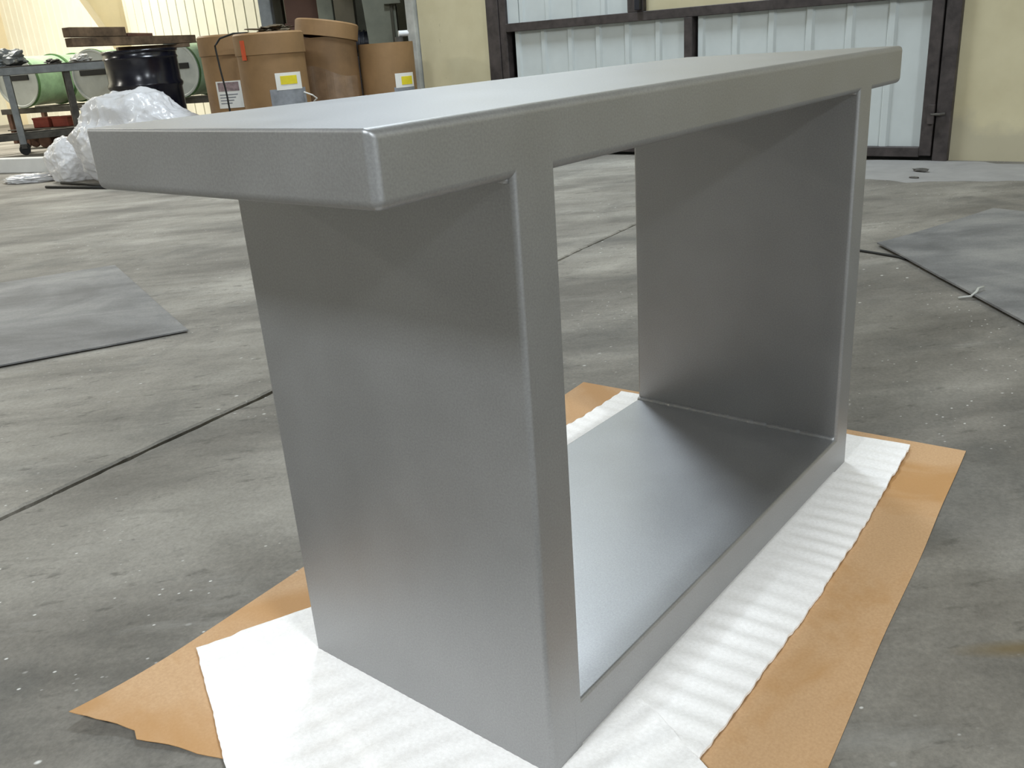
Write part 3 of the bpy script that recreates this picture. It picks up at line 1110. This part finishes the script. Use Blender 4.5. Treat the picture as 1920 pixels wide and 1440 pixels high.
dl = thing('low_dolly', 'low grey dolly on rusty wheels between the cart and the rack', 'dolly', (4.70, 11.28, FZ), R(-51))
obj('deck', bbox(-0.34, 0.34, -0.16, 0.16, 0.16, 0.20, 0.004), M['steel_dark'], dl)
for x in (-0.25, 0.0, 0.25):
    for y in (-0.12, 0.12):
        obj('wheel', lathe([(0, -0.02), (0.07, -0.02), (0.078, 0), (0.07, 0.02), (0, 0.02)], 20,
                           Matrix.Translation((x, y, 0.079)) @ Matrix.Rotation(R(90), 4, 'X')), M['rust'], dl)

# ------------------------------------------------------------------ things in the dark recess
def post(name, label, x, y, wx, wy, z1, m, base=True, rot=0.0):
    t = thing(name, label, 'column', (x, y, FZ), rot)
    bm = bmesh.new()
    box(bm, -wx / 2, wx / 2, -wy / 2, wy / 2, 0.012, z1)
    bevel_all(bm, 0.006, 1)
    obj('shaft', bm, M[m], t)
    obj('base_plate', bbox(-wx * 0.8, wx * 0.8, -wy * 0.8, wy * 0.8, 0, 0.014, 0.002), M[m], t)
    return t


post('steel_column', 'light grey steel column at the left side of the dark recess', 5.88, 8.06, 0.13, 0.13, CEIL - FZ - 0.02, 'steel', rot=R(-51))
nb = thing('black_cabinet', 'narrow black cabinet beside the light grey column', 'cabinet', (6.19, 8.27, FZ), R(-51))
obj('body', bbox(-0.06, 0.06, -0.06, 0.06, 0, 1.13, 0.006), M['navy'], nb)
obj('head', bbox(-0.065, 0.065, -0.065, 0.065, 1.135, 1.9, 0.006), M['bay'], nb)
mc = thing('maroon_cabinet', 'maroon brown cabinet behind the fibre drums', 'cabinet', (6.16, 7.76, FZ), R(-51))
obj('body', bbox(-0.2, 0.2, -0.12, 0.12, 0, 1.17, 0.006), M['maroon'], mc)
obj('head', bbox(-0.19, 0.19, -0.115, 0.115, 1.17, 2.2, 0.006), M['maroon'], mc)
obj('ledge', bbox(-0.21, 0.21, -0.13, 0.12, 1.15, 1.185, 0.004), M['maroon'], mc)
post('steel_column', 'grey green square post in the middle of the dark recess', 6.08, 7.32, 0.16, 0.10, 2.28, 'greygreen', rot=R(-51))
hc = thing('machine_hopper', 'dull grey green machine column tapering behind the open fibre drum', 'machine', (5.98, 6.38, FZ), R(-47))
bm = bmesh.new()
v = [bm.verts.new(p) for p in ((-0.14, -0.12, 0), (0.145, -0.12, 0), (0.145, 0.12, 0), (-0.14, 0.12, 0),
                               (-0.15, -0.14, 0.95), (0.145, -0.14, 0.95), (0.145, 0.14, 0.95), (-0.15, 0.14, 0.95),
                               (-0.22, -0.15, 2.2), (0.145, -0.15, 2.2), (0.145, 0.15, 2.2), (-0.22, 0.15, 2.2))]
for lo in (0, 4):
    for i in range(4):
        j = (i + 1) % 4
        bm.faces.new((v[lo + i], v[lo + j], v[lo + 4 + j], v[lo + 4 + i]))
bm.faces.new(v[:4])
bm.faces.new(v[8:])
obj('body', bm, M['greygreen'], hc)
obj('front_channel', bbox(0.09, 0.12, -0.165, -0.135, 0.3, 2.2, 0.003), M['bay'], hc)
obj('bracket', bbox(0.04, 0.2, -0.2, -0.13, 1.25, 1.30, 0.004), M['greygreen'], hc)
mo = thing('electric_motor', 'black finned motor between the grey green post and machine column', 'motor', (6.0, 6.85, FZ), R(-49))
obj('pedestal', bbox(-0.16, 0.16, -0.12, 0.12, 0, 0.80, 0.006), M['navy'], mo)
mh = obj('housing', lathe([(0, -0.2), (0.1, -0.2), (0.115, -0.18), (0.115, 0.2), (0, 0.2)], 28, Matrix.Translation((0, 0, 0.92)) @ Matrix.Rotation(R(90), 4, 'Y')), M['navy'], mo, smooth=True, angle=40)
for i in range(7):
    zz = -0.12 + i * 0.045
    obj('fin', lathe([(0.11, zz), (0.13, zz), (0.13, zz + 0.012), (0.11, zz + 0.012), (0.11, zz)], 28, Matrix.Translation((0, 0, 0.92)) @ Matrix.Rotation(R(90), 4, 'Y')), M['navy'], mh)
dk = thing('dark_cabinet', 'tall dark olive machine panel at the back of the recess', 'cabinet', (6.95, 7.30, FZ), R(-51))
obj('body', bbox(-0.36, 0.36, -0.1, 0.1, 0, 2.25, 0.008), M['bay'], dk)
obj('panel', bbox(-0.33, 0.33, -0.115, -0.1, 0.15, 2.15, 0.004), M['greygreen'], dk)
pt = thing('pipe_stand', 'off-white pipe and bracket at the corner of the cream pier', 'pipe', (WX + 0.0, 5.09, FZ))
obj('channel', bbox(-0.03, 0.2, -0.05, 0.04, 0, CEIL - FZ - 0.02, 0.004), M['pipe'], pt)
obj('pipe', tube([(-0.075, 0.10, 0.0), (-0.075, 0.10, 0.86)], 0.022, 14), M['white_paint'], pt, smooth=True, angle=50)
obj('elbow', tube([(-0.075, 0.10, 0.955), (-0.03, 0.07, 0.955), (0.0, 0.02, 0.955)], 0.024, 14), M['white_paint'], pt, smooth=True, angle=50)
obj('union', tube([(-0.075, 0.10, 0.85), (-0.075, 0.10, 0.93)], 0.034, 14), M['steel_dark'], pt, smooth=True, angle=50)
obj('rod', tube([(-0.06, 0.17, 0.0), (-0.06, 0.17, 0.80)], 0.012, 10), M['steel_dark'], pt, smooth=True, angle=50)
